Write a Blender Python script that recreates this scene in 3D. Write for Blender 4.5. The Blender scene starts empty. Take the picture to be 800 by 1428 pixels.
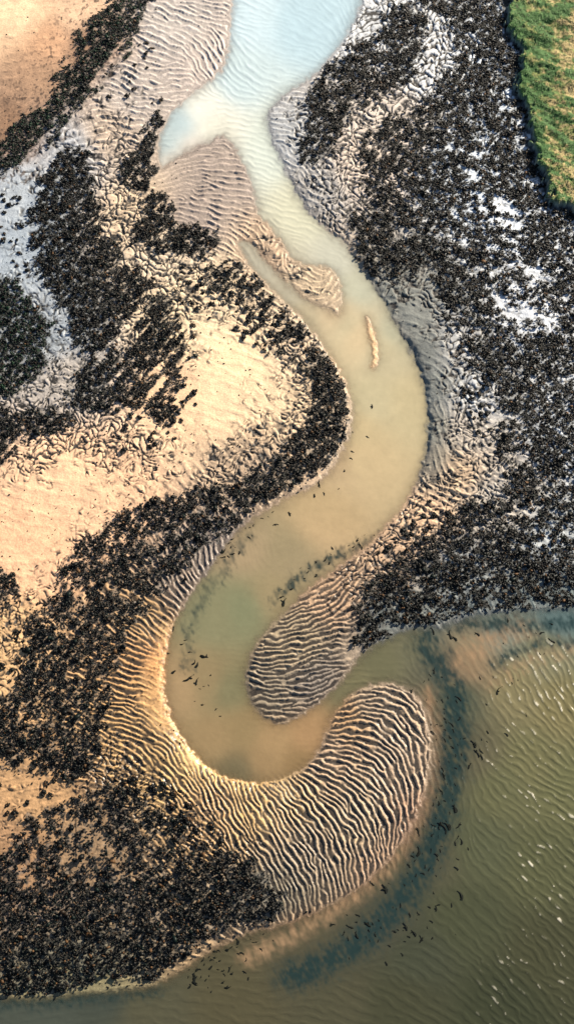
import bpy, math, time
import numpy as np
T0 = time.time()
R = math.radians
rng = np.random.default_rng(7)
sc = bpy.context.scene
WORDS = ['','one','two','three','four','five','six','seven','eight','nine','ten','eleven','twelve']
NTH = ['','leftmost','second from left','third from left','fourth from left','fifth from left','sixth from left','seventh from left','eighth from left','ninth from left','tenth from left','eleventh from left','twelfth from left']
def place(u, v, anchors):
    return min(anchors, key=lambda a: (a[0]-u)**2+(a[1]-v)**2)[2]
def settle(items):                       # items: (object, u, v, look, place): one label each, told apart by look, place, then order from the left
    d = {}
    for it in items: d.setdefault((it[3], it[4]), []).append(it)
    for (look, pl), L in d.items():
        L.sort(key=lambda e: e[1])
        for i, e in enumerate(L):
            e[0]['label'] = (f'{look} {pl}' if len(L) == 1 else f'{NTH[i+1] if i < len(L)-1 or i == 0 else "rightmost"} {look} {pl}')

# ---------------------------------------------------------------- camera
CAM_H, PITCH, FOV = 300.0, R(27), R(50)
cam_d = bpy.data.cameras.new('camera'); cam = bpy.data.objects.new('camera', cam_d)
sc.collection.objects.link(cam); sc.camera = cam
cam_d.sensor_fit = 'VERTICAL'; cam_d.angle = FOV
cam_d.clip_start = 1; cam_d.clip_end = 20000
cam.location = (0, 0, CAM_H); cam.rotation_euler = (PITCH, 0, 0)
# ---------------------------------------------------------------- light
SUN_EL, SUN_AZ = R(27), R(48)          # azimuth clockwise from +Y (picture up)
w = bpy.data.worlds.new('World'); sc.world = w; w.use_nodes = True
nt = w.node_tree; sky = nt.nodes.new('ShaderNodeTexSky'); sky.sky_type = 'NISHITA'
sky.sun_disc = False; sky.sun_elevation = SUN_EL; sky.sun_rotation = SUN_AZ
nt.links.new(sky.outputs[0], nt.nodes['Background'].inputs[0])
nt.nodes['Background'].inputs[1].default_value = 0.05
sd = bpy.data.lights.new('sun', 'SUN'); sun = bpy.data.objects.new('sun', sd); sc.collection.objects.link(sun)
sd.energy = 5.0; sd.angle = R(0.5); sd.color = (1.0, 0.86, 0.68)
sun.rotation_euler = (math.pi/2 - SUN_EL, 0, -SUN_AZ + math.pi)
sun.rotation_euler = (R(90) - SUN_EL, 0, math.pi - SUN_AZ)
sc.view_settings.view_transform = 'Standard'; sc.view_settings.look = 'None'
sc.view_settings.exposure = 1.32; sc.view_settings.gamma = 1.0
sc.cycles.max_bounces = 6; sc.cycles.transparent_max_bounces = 8

# ---------------------------------------------------------------- plan <-> ground
FPX = 714 / math.tan(FOV/2)
CP, SP = math.cos(PITCH), math.sin(PITCH)
def unproject(u, v):
    x = (np.asarray(u, float)-400)/FPX; y = -(np.asarray(v, float)-714)/FPX
    t = CAM_H/(CP - y*SP)
    return x*t, (y*CP + SP)*t
def project(X, Y):
    d = Y*SP + CAM_H*CP; yy = (Y*CP - CAM_H*SP)/d
    return 400 + X/d*FPX, 714 - yy*FPX
def mpp(v):
    y = -(np.asarray(v, float)-714)/FPX
    return CAM_H/(CP - y*SP)/FPX

U0, U1, V0, V1, ST = -300, 1100, -300, 1740, 2
gu = np.arange(U0, U1+1, ST, float); gv = np.arange(V0, V1+1, ST, float)
GU, GV = np.meshgrid(gu, gv)
def samp(F, u, v):                       # bilinear sampling of a working grid field
    x = np.clip((u-U0)/ST, 0, F.shape[1]-1.001); y = np.clip((v-V0)/ST, 0, F.shape[0]-1.001)
    i = x.astype(np.int32); j = y.astype(np.int32); a = (x-i).astype(np.float32); b = (y-j).astype(np.float32)
    return (F[j,i]*(1-a)+F[j,i+1]*a)*(1-b) + (F[j+1,i]*(1-a)+F[j+1,i+1]*a)*b
FY = np.fft.fftfreq(GU.shape[0])[:,None]; FX = np.fft.rfftfreq(GU.shape[1])[None,:]
def noise(lam, ang=0, ratio=1.0, seed=0, beta=1.0, fine=None):   # lam in plan px; elongated along ang
    r = np.random.default_rng(seed); n = np.fft.rfft2(r.standard_normal(GU.shape))
    c, s = math.cos(R(ang)), math.sin(R(ang))
    a = (FX*c + FY*s)*ratio; b = -FX*s + FY*c
    k = np.sqrt(a*a + b*b)*lam/ST
    amp = 1/(1 + k**2)**(beta)*(k/(k+0.35))
    if fine: amp = amp*np.exp(-(k*fine/lam)**2)
    z = np.fft.irfft2(n*amp, GU.shape); z -= z.mean(); return (z/z.std()).astype(np.float32)
def uni(z): return 1/(1+np.exp(-1.7*z))
def sstep(a, b, x):
    t = np.clip((x-a)/(b-a), 0, 1); return t*t*(3-2*t)
def smooth_poly(P, closed=True, it=2):
    P = np.array(P, float)
    for _ in range(it):
        Q = np.roll(P, -1, 0) if closed else P[1:]
        A = P if closed else P[:-1]
        N = np.empty((len(A)*2, 2)); N[0::2] = A*.75+Q*.25; N[1::2] = A*.25+Q*.75
        if not closed: N = np.vstack([P[:1], N, P[-1:]])
        P = N
    return P
def seg_dist(P, closed, u, v, lim=None):
    d2 = np.full(u.shape, 1e12, np.float32); n = len(P)
    for i in range(n if closed else n-1):
        ax, ay = P[i]; bx, by = P[(i+1) % n]; dx, dy = bx-ax, by-ay; L = dx*dx+dy*dy+1e-9
        t = np.clip(((u-ax)*dx + (v-ay)*dy)/L, 0, 1)
        d2 = np.minimum(d2, (u-ax-t*dx)**2 + (v-ay-t*dy)**2)
    return np.sqrt(d2)
def inside(P, u, v):
    c = np.zeros(u.shape, bool); n = len(P)
    for i in range(n):
        ax, ay = P[i]; bx, by = P[(i+1) % n]
        if ay == by: continue
        c ^= ((ay > v) != (by > v)) & (u < (bx-ax)*(v-ay)/(by-ay)+ax)
    return c
def sdf(P, it=2, u=None, v=None, pad=70):
    """signed distance in plan px, positive inside; +-pad beyond the padded box"""
    P = smooth_poly(P, True, it)
    i0 = max(0, int((P[:,0].min()-pad-U0)/ST)); i1 = min(GU.shape[1], int((P[:,0].max()+pad-U0)/ST)+2)
    j0 = max(0, int((P[:,1].min()-pad-V0)/ST)); j1 = min(GU.shape[0], int((P[:,1].max()+pad-V0)/ST)+2)
    out = np.full(GU.shape, -float(pad), np.float32)
    # coarse (4px) distance, bilinear back
    uu = GU[j0:j1, i0:i1]; vv = GV[j0:j1, i0:i1]
    d = seg_dist(P, True, uu.astype(np.float32), vv.astype(np.float32))
    out[j0:j1, i0:i1] = np.where(inside(P, uu, vv), d, -d)
    return out

# ---------------------------------------------------------------- outlines (plan coordinates)
CHANNEL = [(322,-40),(324,10),(319,40),(318,75),(305,105),(280,122),(258,136),(236,160),(221,190),(219,220),(226,238),(250,218),
 (285,202),(302,192),(313,190),(325,205),(338,228),(350,255),(358,280),(358,300),(375,316),(390,340),(412,368),(440,373),(462,374),(474,395),
 (476,420),(469,441),(455,427),(430,420),(400,394),(372,364),(348,336),(336,333),(330,345),(345,368),(368,395),(400,425),(425,450),(445,475),
 (465,505),(482,535),(489,560),(491,590),(483,615),(470,640),(457,660),(435,678),(400,693),(370,710),(345,727),(322,748),(302,778),(282,803),
 (258,840),(242,868),(233,895),(229,930),(229,965),(238,1000),(258,1038),(285,1068),(312,1084),(345,1093),(380,1091),(408,1082),(432,1066),
 (447,1045),(456,1020),(464,997),(485,972),(510,958),(540,952),(570,962),(590,980),(640,1000),(660,940),(640,880),(600,872),(560,879),(530,893),(500,913),(486,935),
 (470,955),(450,975),(430,990),(408,1003),(383,1010),(360,994),(345,966),(343,936),(354,902),(376,876),(400,853),(425,828),(460,800),
 (495,776),(530,745),(556,716),(572,692),(586,660),(595,630),(598,585),(595,545),(585,515),(566,475),(541,430),(520,395),(496,362),
 (484,340),(455,320),(425,290),(405,250),(392,220),(375,187),(372,158),(395,132),(420,117),(438,105),(465,78),(500,22),(512,-40)]
SEA = [(560,900),(590,885),(625,868),(665,856),(720,852),(780,848),(860,845),(1300,845),(1300,2000),(-500,2000),(-500,1396),(0,1390),(60,1394),
 (120,1384),(200,1380),(240,1362),(285,1330),(335,1303),(390,1290),(430,1277),(480,1252),(522,1222),(552,1186),(576,1146),(590,1106),(598,1066),
 (599,1030),(592,990),(570,962),(560,940)]
ISLET = [(509,441),(515,447),(521,465),(525,485),(527,500),(522,514),(517,512),(521,500),(519,483),(513,462)]
GREEN = [(712,-400),(714,0),(701,28),(712,55),(727,73),(722,95),(715,128),(726,146),(738,165),(737,190),(740,212),(751,236),(762,256),(764,289),(800,300),(830,312),(900,330),(1300,350),(1300,-400)]

n_edge = noise(14, seed=11, beta=1.2)
dC = sdf(CHANNEL, pad=110); dS = sdf(SEA, pad=110)
dI = sdf(ISLET, 1, pad=40)
dW = np.maximum(dC, dS)                                   # + in water
dW = np.where(dS > 100, 100, dW)
dW = dW + 1.3*n_edge
dWs = np.minimum(dW, -dI*1.6 - 1.0 + 1.6*noise(9, seed=12, beta=1.3))
dG = sdf(GREEN, 1, pad=110); dG += 2.0*noise(12, seed=5) + 1.8*noise(30, seed=6)

# ---------------------------------------------------------------- surface guides: x, y, crest angle, wavelength, ripple, cracks
G = """400 900 -8 10 1 .1;370 950 15 9.5 1 .1;440 930 -14 9.5 1 .1;430 855 -25 10 1 .2;460 820 -40 10 .8 .4;490 800 -55 10 .7 .6;550 755 -30 11 .7 .9
400 985 -3 9 1 0;360 910 -5 9 1 0;480 885 -12 9 .6 .3;495 905 -15 8 .2 0;455 960 -25 8 .9 0;590 740 10 11 .7 .9
520 970 4 11 1 0;560 980 32 11 1 0;583 1020 65 11 1 0;592 1060 84 11 1 0;480 990 -18 11 1 0;455 1045 -4 10.5 1 0;500 1020 8 11 1 0;545 1030 38 11 1 0
562 1090 68 11 1 0;575 1130 92 11 1 0;500 1075 32 11 1 0;450 1085 22 11 1 0;400 1105 38 10.5 1 0;450 1140 50 11 1 0;505 1140 58 11 1 0;530 1185 80 11 1 0
480 1200 72 11 1 0;430 1180 60 10 1 0;380 1140 56 10 1 .1;340 1115 64 9 1 .1;400 1225 62 9 .9 .1;350 1180 54 9 .9 .3;440 1245 80 10 .8 0;300 1105 62 9 .9 .2;270 1120 50 9 .7 .5
285 1082 70 8 .6 0;240 1060 52 9 .7 .2;205 1035 32 10 .8 .3;175 1005 12 10 .9 .2;165 960 18 10 .9 .2;180 915 24 11 .9 .2;195 885 28 11 1 .2;215 850 40 10 1 .3;250 812 60 10 1 .2;285 778 72 10 1 .1;310 757 75 10 .8 .1
228 880 60 8 .15 0;218 930 10 8 .15 .1;212 970 10 8 .2 .2;225 1010 40 8 .25 .1;265 1062 60 8 .25 0;345 1101 80 8 .5 0;400 1092 60 9 .5 0
600 420 40 11 .3 .8;575 440 15 10 .24 .12;598 500 20 10 .24 .2;607 570 70 10 .26 .2;607 640 80 10 .28 .2;640 470 60 11 .6 .9;650 530 60 10 .7 .9;640 590 85 10 .8 .8;655 640 30 10 .9 .7;625 680 35 10 1 .6;600 700 30 10 1 .6;650 680 20 10 .9 .7;560 400 20 10 .3 .8
310 208 6 7 .8 0;280 235 4 7 .8 0;325 250 8 7 .8 0;262 290 24 7 .8 0;300 280 12 7 .8 0;340 295 4 7 .8 0;300 322 28 7 .8 0;240 260 0 7 .6 0;240 245 -30 7 .4 0
365 330 60 8 .7 .5;400 370 55 7.5 .8 .4;430 400 20 7 .8 .3;460 400 -60 8 .8 .4;385 350 -50 7 .8 .4
300 15 12 7 .7 0;305 70 62 7 .8 0;290 95 50 7 .8 0;262 30 22 7 .7 0;220 70 25 7.5 .7 .2;180 120 20 8 .8 .3;150 180 8 9.5 .9 .5;130 215 12 9.5 .9 .6;240 112 -12 8 .5 0;210 140 5 8 .8 .4;240 0 20 7 .7 0
170 230 25 9 .8 .8;150 270 40 9 .6 .9;190 315 10 10 .5 1;250 375 20 10 .6 .9;215 400 60 10 .5 .9;270 400 5 10 .4 .8;300 425 0 10 .5 .5;340 440 22 10 .5 .7;400 480 40 10 .6 .9;420 540 40 10 .6 .7
330 500 14 16 .10 .1;300 560 10 20 .05 .05;290 470 10 14 .15 .2;380 530 20 14 .12 .2;210 590 0 20 .08 .25;250 540 10 18 .05 .05;100 670 0 20 .06 .15;60 760 0 20 .06 .1;150 690 30 20 .06 .25;180 640 40 16 .1 .5;260 640 60 16 .15 .3;340 625 45 10 .45 .6;300 600 20 14 .1 .2;310 655 25 12 .6 .7;390 605 60 10 .5 .7;370 565 40 12 .15 .3;140 610 60 12 .2 .9;200 620 60 12 .2 .9;60 620 70 12 .2 .8;10 620 0 12 .1 .5
230 480 60 12 .2 .9;262 480 80 12 .15 .5
30 290 0 12 .1 .3;50 245 -40 9 .2 .4;90 200 -40 8 .5 .5;60 440 50 12 .15 .5;80 510 50 12 .15 .5;20 330 0 12 .15 .3;120 180 -30 8 .7 .4
40 30 -8 14 .12 .05;60 100 -18 9 .2 .1;20 170 -30 9 .3 .1;110 30 -20 9 .2 .1;50 160 -35 8 .4 .1
30 880 70 12 .1 .6;20 950 0 12 .1 .5;60 1100 -20 12 .15 .3;20 1200 -30 12 .15 .3;200 1110 20 10 .5 .8;160 1060 20 10 .6 .7;130 1170 -50 12 .2 .2;100 780 -60 14 .1 .5;20 720 20 18 .1 .2;270 1150 40 9 .5 .6
600 85 80 9 .4 1;550 160 -40 9 .4 1;505 230 -60 9 .4 1;430 250 50 8 .6 .6;460 295 45 8 .5 .8;420 165 0 8 .6 .7;430 200 0 8 .6 .7;520 35 70 9 .3 .8;395 160 10 7 .6 .2;400 225 55 7 .6 .2
700 300 10 14 .1 .3;720 440 20 14 .1 .3;680 200 20 10 .2 .4;700 600 20 10 .2 .4;750 750 20 10 .2 .3;600 250 20 10 .2 .4;600 820 20 10 .2 .3
380 60 14 7.5 .25 0;370 190 12 7 .45 0;400 245 9 7 .5 0;415 300 12 7 .45 0;445 350 20 7 .2 0;420 20 30 8 .2 0;270 180 -40 9 .06 0;500 430 0 12 0 0;540 560 0 12 0 0;480 680 0 12 0 0;330 850 0 12 0 0;300 980 0 12 0 0;360 1050 10 12 .05 0;430 1020 -8 9 .25 0;530 925 0 12 .02 0;470 980 -20 8 .05 0
750 900 60 9 .7 0;700 960 58 9 .8 0;640 900 50 12 .25 0;790 960 55 9.5 1 0;720 1050 42 9 .8 0;780 1080 32 9 1 0;700 1150 40 10 .55 0;780 1220 45 10 .8 0;600 1380 35 14 .35 0;500 1400 25 14 .3 0;720 1380 45 11 .6 0;300 1400 10 14 .25 0;660 1000 55 9 .4 0;625 960 60 10 .3 0
635 1040 60 10 .3 0;620 1130 105 9 .35 0;590 1210 130 9 .35 0;540 1270 -40 10 .3 0;480 1310 -30 10 .3 0;430 1330 -30 11 .25 0;100 1400 -10 12 .2 0;650 1250 45 14 .3 0;780 860 80 11 .2 .3;660 865 70 10 .2 .4;900 1100 40 10 .9 0;600 920 75 10 .3 .2"""
G = np.array([[float(x) for x in e.split()] for l in G.split('\n') for e in l.split(';') if e.strip()])
def rbf(pts, vals, soft=22., step=8):
    cu = np.arange(U0, U1+step, step, float); cv = np.arange(V0, V1+step, step, float)
    A, B = np.meshgrid(cu, cv); W = np.zeros(A.shape); S = np.zeros(A.shape+(vals.shape[1],))
    for (x, y), val in zip(pts, vals):
        ww = 1/((A-x)**2+(B-y)**2+soft**2)**2.2; W += ww; S += ww[...,None]*val
    S /= W[...,None]
    x = (GU-U0)/step; y = (GV-V0)/step; i = np.minimum(x.astype(int), A.shape[1]-2); j = np.minimum(y.astype(int), A.shape[0]-2)
    a = (x-i)[...,None]; b = (y-j)[...,None]
    return ((S[j,i]*(1-a)+S[j,i+1]*a)*(1-b)+(S[j+1,i]*(1-a)+S[j+1,i+1]*a)*b).astype(np.float32)
lobes = (G[:,1] > 745) & (G[:,0] < 602) & (G[:,4] > .35); G[lobes,3] *= .74
th = np.radians(G[:,2])
P = rbf(G[:,:2], np.stack([np.cos(2*th), np.sin(2*th), G[:,3], G[:,4], G[:,5]], 1))
THETA = 0.5*np.arctan2(P[...,1], P[...,0]) + 0.11*noise(34, seed=21, beta=1.4)
LAM, RIP, CRK = P[...,2]*(1+.16*noise(40, seed=22, beta=1.5)), P[...,3], P[...,4]
print('guides', round(time.time()-T0,1))

# ridge pattern: noise repeatedly filtered along the local crest direction (forks and dead ends form by themselves)
z = rng.standard_normal(GU.shape).astype(np.float32)
NO = 12; LS = np.array([5.8, 7.0, 8.4, 10.2, 12.8, 17.0])
tn = (THETA + math.pi/2) % math.pi; ti = tn/(math.pi/NO)
li = np.interp(np.log(np.clip(LAM, LS[0], LS[-1])), np.log(LS), np.arange(len(LS)))
KF = []
for o in range(NO):
    a = o*math.pi/NO
    for l, lam in enumerate(LS):
        wo = np.maximum(0, 1-np.abs((ti-o+NO/2) % NO - NO/2)); wl = np.maximum(0, 1-np.abs(li-l)); wt = (wo*wl).astype(np.float32)
        if wt.max() <= 0: continue
        k0 = ST/lam; kx, ky = math.cos(a)*k0, math.sin(a)*k0
        def g(sx, sy):
            dx, dy = FX-sx*kx, FY-sy*ky
            al = dx*math.cos(a)+dy*math.sin(a); ac = -dx*math.sin(a)+dy*math.cos(a)
            return np.exp(-(al/(0.27*k0))**2-(ac/(0.25*k0))**2)
        KF.append((wt, (g(1,1)+g(-1,-1)).astype(np.float32)))
for it in range(5):
    F = np.fft.rfft2(z).astype(np.complex64); z2 = np.zeros_like(z)
    for wt, k in KF: z2 += wt*np.fft.irfft2(F*k, GU.shape).astype(np.float32)
    s = 6; loc = np.sqrt(np.mean(z2**2)); z2 /= loc
    z = np.tanh((2.2 if it < 4 else 1.1)*z2)
RZ = z
print('ripples', round(time.time()-T0,1))

# ---------------------------------------------------------------- marsh beds: name-label, density, feather px, outline, streak set
BEDS = [
 ('dark green scrub strip running diagonally between the warm top left sand and the pale rippled flat', .94, 17, 0,
  [(170,-300),(150,-20),(157,0),(149,17),(118,47),(102,85),(76,123),(51,157),(17,187),(-20,215),(-300,380),(-300,460),(-20,262),(0,248),(10,236),(42,212),(72,187),(100,160),(125,140),(140,106),(161,81),(183,55),(195,25),(215,0),(225,-20),(260,-300)]),
 ('brownish black scrub bed shaped like a tall teardrop on the upper left mud', .93, 7, 0,
  [(85,200),(64,230),(59,272),(45,306),(45,340),(49,382),(75,405),(80,435),(100,460),(115,485),(122,502),(160,480),(190,440),(215,420),(218,395),(190,380),(168,361),(157,336),(140,297),(127,263),(123,225),(102,202)]),
 ('dark green scrub bed touching the left edge of the picture beside the grey creek', .93, 6, 0,
  [(-60,380),(0,385),(30,402),(50,432),(76,460),(66,500),(50,530),(28,545),(0,556),(-60,570),(-300,560),(-300,380)]),
 ('patchy scrub bed stretching right along the grey creek to the open pale sand', .84, 9, 0,
  [(235,400),(242,435),(262,490),(262,530),(247,590),(205,585),(190,562),(125,578),(85,578),(95,535),(120,515),(170,478),(200,450),(205,420)]),
 ('ragged scrub bed on the left edge just above the wide smooth sand', .86, 7, 0,
  [(-300,575),(0,570),(65,568),(118,577),(92,597),(60,617),(28,606),(20,632),(0,652),(-300,700)]),
 ('broken scrub strip beside the rippled flat, turning right above the narrow side channel', .84, 7, 0,
  [(217,155),(230,170),(218,195),(213,230),(230,240),(213,252),(236,289),(255,310),(293,325),(308,342),(297,353),(255,361),(221,350),(183,338),(203,297),(199,263),(166,252),(183,212),(194,183)]),
 ('scattered shrubs on pale lumpy mud between the side channel and the open sand', .38, 14, 0,
  [(285,365),(335,372),(385,408),(430,448),(458,485),(470,515),(440,525),(400,505),(350,455),(300,415)]),
 ('black scrub band inside the left bank where the channel swings right', .94, 7, 1,
  [(428,492),(450,492),(472,512),(484,545),(487,575),(484,600),(470,632),(452,656),(425,668),(392,688),(362,704),(330,700),(335,670),(385,640),(420,604),(434,565)]),
 ('large black scrub bed on the left bank beside the rippled fringe of the great bend', .89, 9, 1,
  [(352,718),(318,744),(285,765),(258,795),(236,812),(205,842),(186,860),(175,905),(152,952),(150,1015),(142,1060),(112,1092),(80,1080),(40,1070),(-60,1060),(-300,1060),(-300,980),(0,985),(30,955),(44,900),(42,880),(60,850),(85,820),(85,800),(110,770),(130,745),(160,718),(210,700),(270,688),(340,668),(358,690)]),
 ('small black scrub patch on the left edge beside smooth peach sand', .8, 8, 1,
  [(-200,800),(0,795),(22,802),(28,825),(20,845),(0,850),(-200,860)]),
 ('broad black scrub bed filling the lower left corner above the dim shallows', .93, 8, 1,
  [(-300,1210),(0,1205),(30,1158),(50,1138),(100,1123),(135,1098),(200,1106),(215,1138),(250,1143),(272,1178),(320,1183),(350,1203),(380,1230),(396,1262),(380,1283),(320,1293),(270,1318),(238,1348),(218,1368),(165,1358),(100,1378),(50,1388),(0,1383),(-300,1390)]),
 ('dark blue green scrub bed in the crook of the upper right bank', .92, 6, 2,
  [(545,5),(592,22),(592,55),(586,105),(550,130),(500,157),(466,200),(448,228),(414,226),(424,200),(428,160),(432,128),(460,90),(515,60),(540,30)]),
 ('vast black scrub bed covering the right side from the green bank down to the sea shallows', .83, 8, 2,
  [(565,-300),(568,0),(612,18),(636,55),(625,100),(588,148),(538,170),(506,200),(502,235),(505,280),(490,310),(488,335),(497,362),(522,388),(570,395),(595,376),(616,400),(622,460),(648,495),(680,528),(702,585),(686,620),(706,660),(700,690),(655,702),(622,728),(590,752),(565,775),(540,792),(516,808),(500,835),(500,870),(490,905),(512,914),(530,902),(560,878),(615,862),(660,850),(720,847),(800,840),(1300,838),(1300,300),(800,302),(765,292),(762,256),(740,212),(737,190),(738,165),(722,140),(720,110),(727,73),(701,28),(714,0),(712,-300)]),
]
HOLES = [([(30,1135),(130,1105),(210,1112),(330,1188),(200,1232),(20,1240)],.40),([(60,860),(150,735),(330,690),(330,720),(190,850),(110,1070),(0,1060)],.25),([(600,130),(640,120),(600,260),(560,300)],.2),([(640,350),(790,340),(790,480),(660,480)],.25),([(645,272),(690,276),(735,288),(738,318),(700,326),(662,306)],.75),([(678,165),(682,195),(658,262),(648,258),(668,195)],.7),([(715,120),(700,160),(685,170),(700,140)],.8),
 ([(690,410),(730,418),(765,438),(775,462),(755,470),(718,462),(688,440)],.8),([(685,350),(720,358),(760,375),(750,385),(700,368)],.7),([(745,225),(755,260),(735,250)],.5),
 ([(690,700),(740,706),(755,718),(720,725),(690,715)],.7),([(728,742),(800,738),(800,765),(745,768)],.6),([(595,450),(640,440),(665,455),(690,480),(650,470)],.5),
 ([(130,1160),(160,1170),(162,1195),(122,1205),(118,1180)],.8),([(75,1175),(105,1180),(112,1205),(85,1210)],.6),([(30,1180),(60,1170),(60,1230),(20,1240)],.45),
 ([(175,1165),(200,1180),(195,1215),(165,1210)],.5),([(215,770),(235,775),(230,795),(208,790)],.7),([(150,480),(185,455),(190,470),(150,505)],.6),([(190,520),(235,500),(230,560),(200,560)],.5),([(560,395),(600,380),(620,400),(600,420),(560,410)],.3),
 ([(545,325),(580,318),(600,330),(560,340)],.5),([(595,315),(640,330),(660,350),(620,340)],.5),([(690,620),(740,640),(790,700),(740,690),(700,660)],.35),([(520,40),(545,70),(530,100),(505,90)],.25)]
N1 = [uni(.45*noise(30, a, r, 36+i, 1.6)+.85*noise(13, a, r, 31+i, 1.5)+.28*noise(5, a, 1.6, 41+i, .9, fine=2)) for i, (a, r) in enumerate([(-42,3.2),(60,1.3),(18,1.9)])]
dN = 1.0*noise(12, seed=51)+1.8*noise(30, seed=52)
hole = np.zeros(GU.shape, np.float32)
VK = [.3, .5, .9]                       # winding bare runnels through the beds
VEIN = [sstep(.17, .03, np.abs(noise(l_, a_, q_, 161+i_, 2.)))*sstep(g_, g_+.5, noise(70, 0, 1, 171+i_, 2.)) for i_, (l_, a_, q_, g_) in enumerate([(34,-45,2.2,.2),(30,50,1.5,-.1),(38,-60,1.5,-.75)])]
for hp, hs in HOLES:
    hole = np.maximum(hole, hs*sstep(-5, 4, sdf(hp, 1, pad=30)+3.0*noise(8, 15, 1.8, 60)))
FG = noise(6.5, 15, 1.5, seed=61, beta=1.1)
COV = np.zeros(GU.shape, np.float32); BEDF = []
for lab, dens, fe, ns, poly in BEDS:
    d = sdf(poly, 1, pad=60) + 1.6*dN
    fe2 = fe*.95+1
    val = np.minimum(1.02, dens+.03)*(.80*sstep(-fe2*.9, fe2*.5, d)+.22*sstep(0, fe2*1.8, d))
    val = val*(1-VK[ns]*VEIN[ns])
    val = np.minimum(val, 1-hole)*(1-sstep(-3, 1, dWs))*(1-sstep(-3,0,dG))
    k = sstep(-.05, .07, val - N1[ns]) * (val > .02)
    BEDF.append(k); COV = np.maximum(COV, k)
    if ns == 2: BIGR = val
print('beds', round(time.time()-T0,1))

# ---------------------------------------------------------------- colours of the ground and of the water (linear, some with painted sky reflection)
def lin(r, g, b):
    c = np.array([r, g, b])/255.; return np.where(c <= .04045, c/12.92, ((c+.055)/1.055)**2.4)
SAND = """30 20 205 177 146;110 20 196 166 138;60 110 142 114 91;20 180 124 96 74;120 60 130 102 82;70 60 175 138 108;240 40 178 172 168;290 90 182 172 166;180 130 176 168 162;150 190 184 168 152;100 210 160 165 172;40 270 150 160 170
30 350 140 152 164;70 470 135 145 155;90 530 150 145 140;270 300 150 138 130;320 240 152 140 132;230 350 195 178 155;190 300 190 170 145;300 420 205 185 155;260 440 200 180 150;330 500 212 186 152;250 560 205 174 142
100 660 205 170 138;50 770 200 162 130;350 580 206 180 148;350 640 160 140 118;410 470 190 170 145;400 560 195 172 142;150 700 200 165 134;20 900 180 148 118;60 1100 160 128 100;20 1200 140 110 88;130 1180 130 108 90
210 860 160 130 98;200 960 172 135 98;225 930 185 138 98;180 1010 175 142 104;260 1080 190 158 115;300 780 115 105 98;250 820 130 115 102;340 1120 182 152 112;300 1130 175 142 108;400 1110 170 145 115;450 1050 165 142 118;520 980 160 142 120
560 1060 160 140 118;500 1150 160 142 116;430 1200 140 125 105;400 1240 110 102 92;540 1200 150 125 102;580 1150 150 122 100;410 900 150 135 120;370 960 130 120 112;440 950 120 112 104;470 830 170 142 115;530 770 178 150 122;590 720 195 165 135
440 260 150 150 150;400 200 160 165 170;600 90 190 195 200;540 170 190 180 170;500 230 185 172 160;520 30 185 190 195;700 300 185 195 206;730 440 180 188 198;650 240 180 192 204;690 100 175 188 202;575 450 106 111 109;600 540 98 104 103;550 420 106 111 109;606 600 102 106 102
610 650 105 105 98;595 490 88 94 94;640 480 165 168 170;660 560 165 170 175;630 660 185 160 132;650 600 170 162 152;700 700 170 165 158;770 750 150 158 164;640 800 130 138 142;540 860 90 98 98;740 850 75 90 94;600 870 90 98 98;660 850 80 92 96;790 840 75 90 94;790 600 165 176 188
380 345 175 152 128;430 400 178 160 135;518 480 200 168 128;650 930 165 128 95;560 1240 150 122 98;430 1310 150 122 95;100 1400 110 105 85;480 1000 160 130 95;340 1060 165 132 95;300 1000 160 125 90;250 950 150 120 90"""
S_ = np.array([[float(x) for x in e.split()] for l in SAND.split('\n') for e in l.split(';')])  # lower sand toned darker, a mild vignette put into its colour
fr_ = (S_[:,1] > 850) & (S_[:,0] < 420); S_[fr_,4] *= .92
SCOL = rbf(S_[:,:2], np.array([lin(*r[2:]) for r in S_]), 18.)  # bluish silt tones carry painted sky reflection
WATER = """350 20 172 192 202;420 30 156 180 192;330 110 166 184 190;250 170 158 176 182;230 200 156 172 176;280 150 196 200 194;240 228 186 184 176;272 212 190 186 178;380 200 178 188 182;430 290 178 180 162;300 180 190 192 182
470 360 166 168 156;360 370 154 152 138;400 405 154 150 134;500 400 160 162 146;550 460 158 156 138;520 560 166 156 130;570 560 166 154 126;500 640 170 152 122;450 720 158 138 108;400 780 126 116 92;340 760 136 122 98
500 470 182 164 136;480 450 166 158 134;535 490 166 156 132;470 445 176 158 132;420 450 156 146 124;500 600 168 152 122;475 640 158 138 112
340 850 104 108 84;380 830 124 114 88;300 860 108 108 84;290 950 118 106 80;250 960 134 116 88;320 960 102 100 76;300 1030 124 108 80;370 1060 124 106 78;330 1075 92 86 66;430 1030 136 112 82;420 1062 116 98 70;380 1035 134 114 84;340 1020 118 104 76
530 920 86 86 66;490 950 94 92 70;570 900 88 88 70;600 940 80 80 66;640 890 104 98 80;700 870 88 98 92;780 860 74 92 94;620 850 90 104 104;760 910 96 96 76;720 960 98 94 70;780 980 94 90 64;650 930 112 98 78
740 1060 84 84 60;790 1100 80 82 58;700 1100 78 80 58;670 1180 68 72 54;760 1200 70 73 52;650 1280 58 62 46;760 1330 56 58 42;700 1400 48 52 38;560 1400 54 56 42;580 1330 54 58 46;460 1400 62 62 48;330 1400 66 64 48;200 1400 66 66 52;60 1405 58 64 58
640 970 70 74 60;628 1050 66 68 54;600 1190 66 66 52;530 1290 62 62 50;430 1350 66 64 50;660 1050 76 74 58;150 1385 54 60 54"""
W_ = np.array([[float(x) for x in e.split()] for l in WATER.split('\n') for e in l.split(';')])
WCOL = rbf(W_[:,:2], np.array([lin(*r[2:]) for r in W_]), 16.)  # pale cyan of the upper channel is sky reflection painted into the colour
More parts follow.
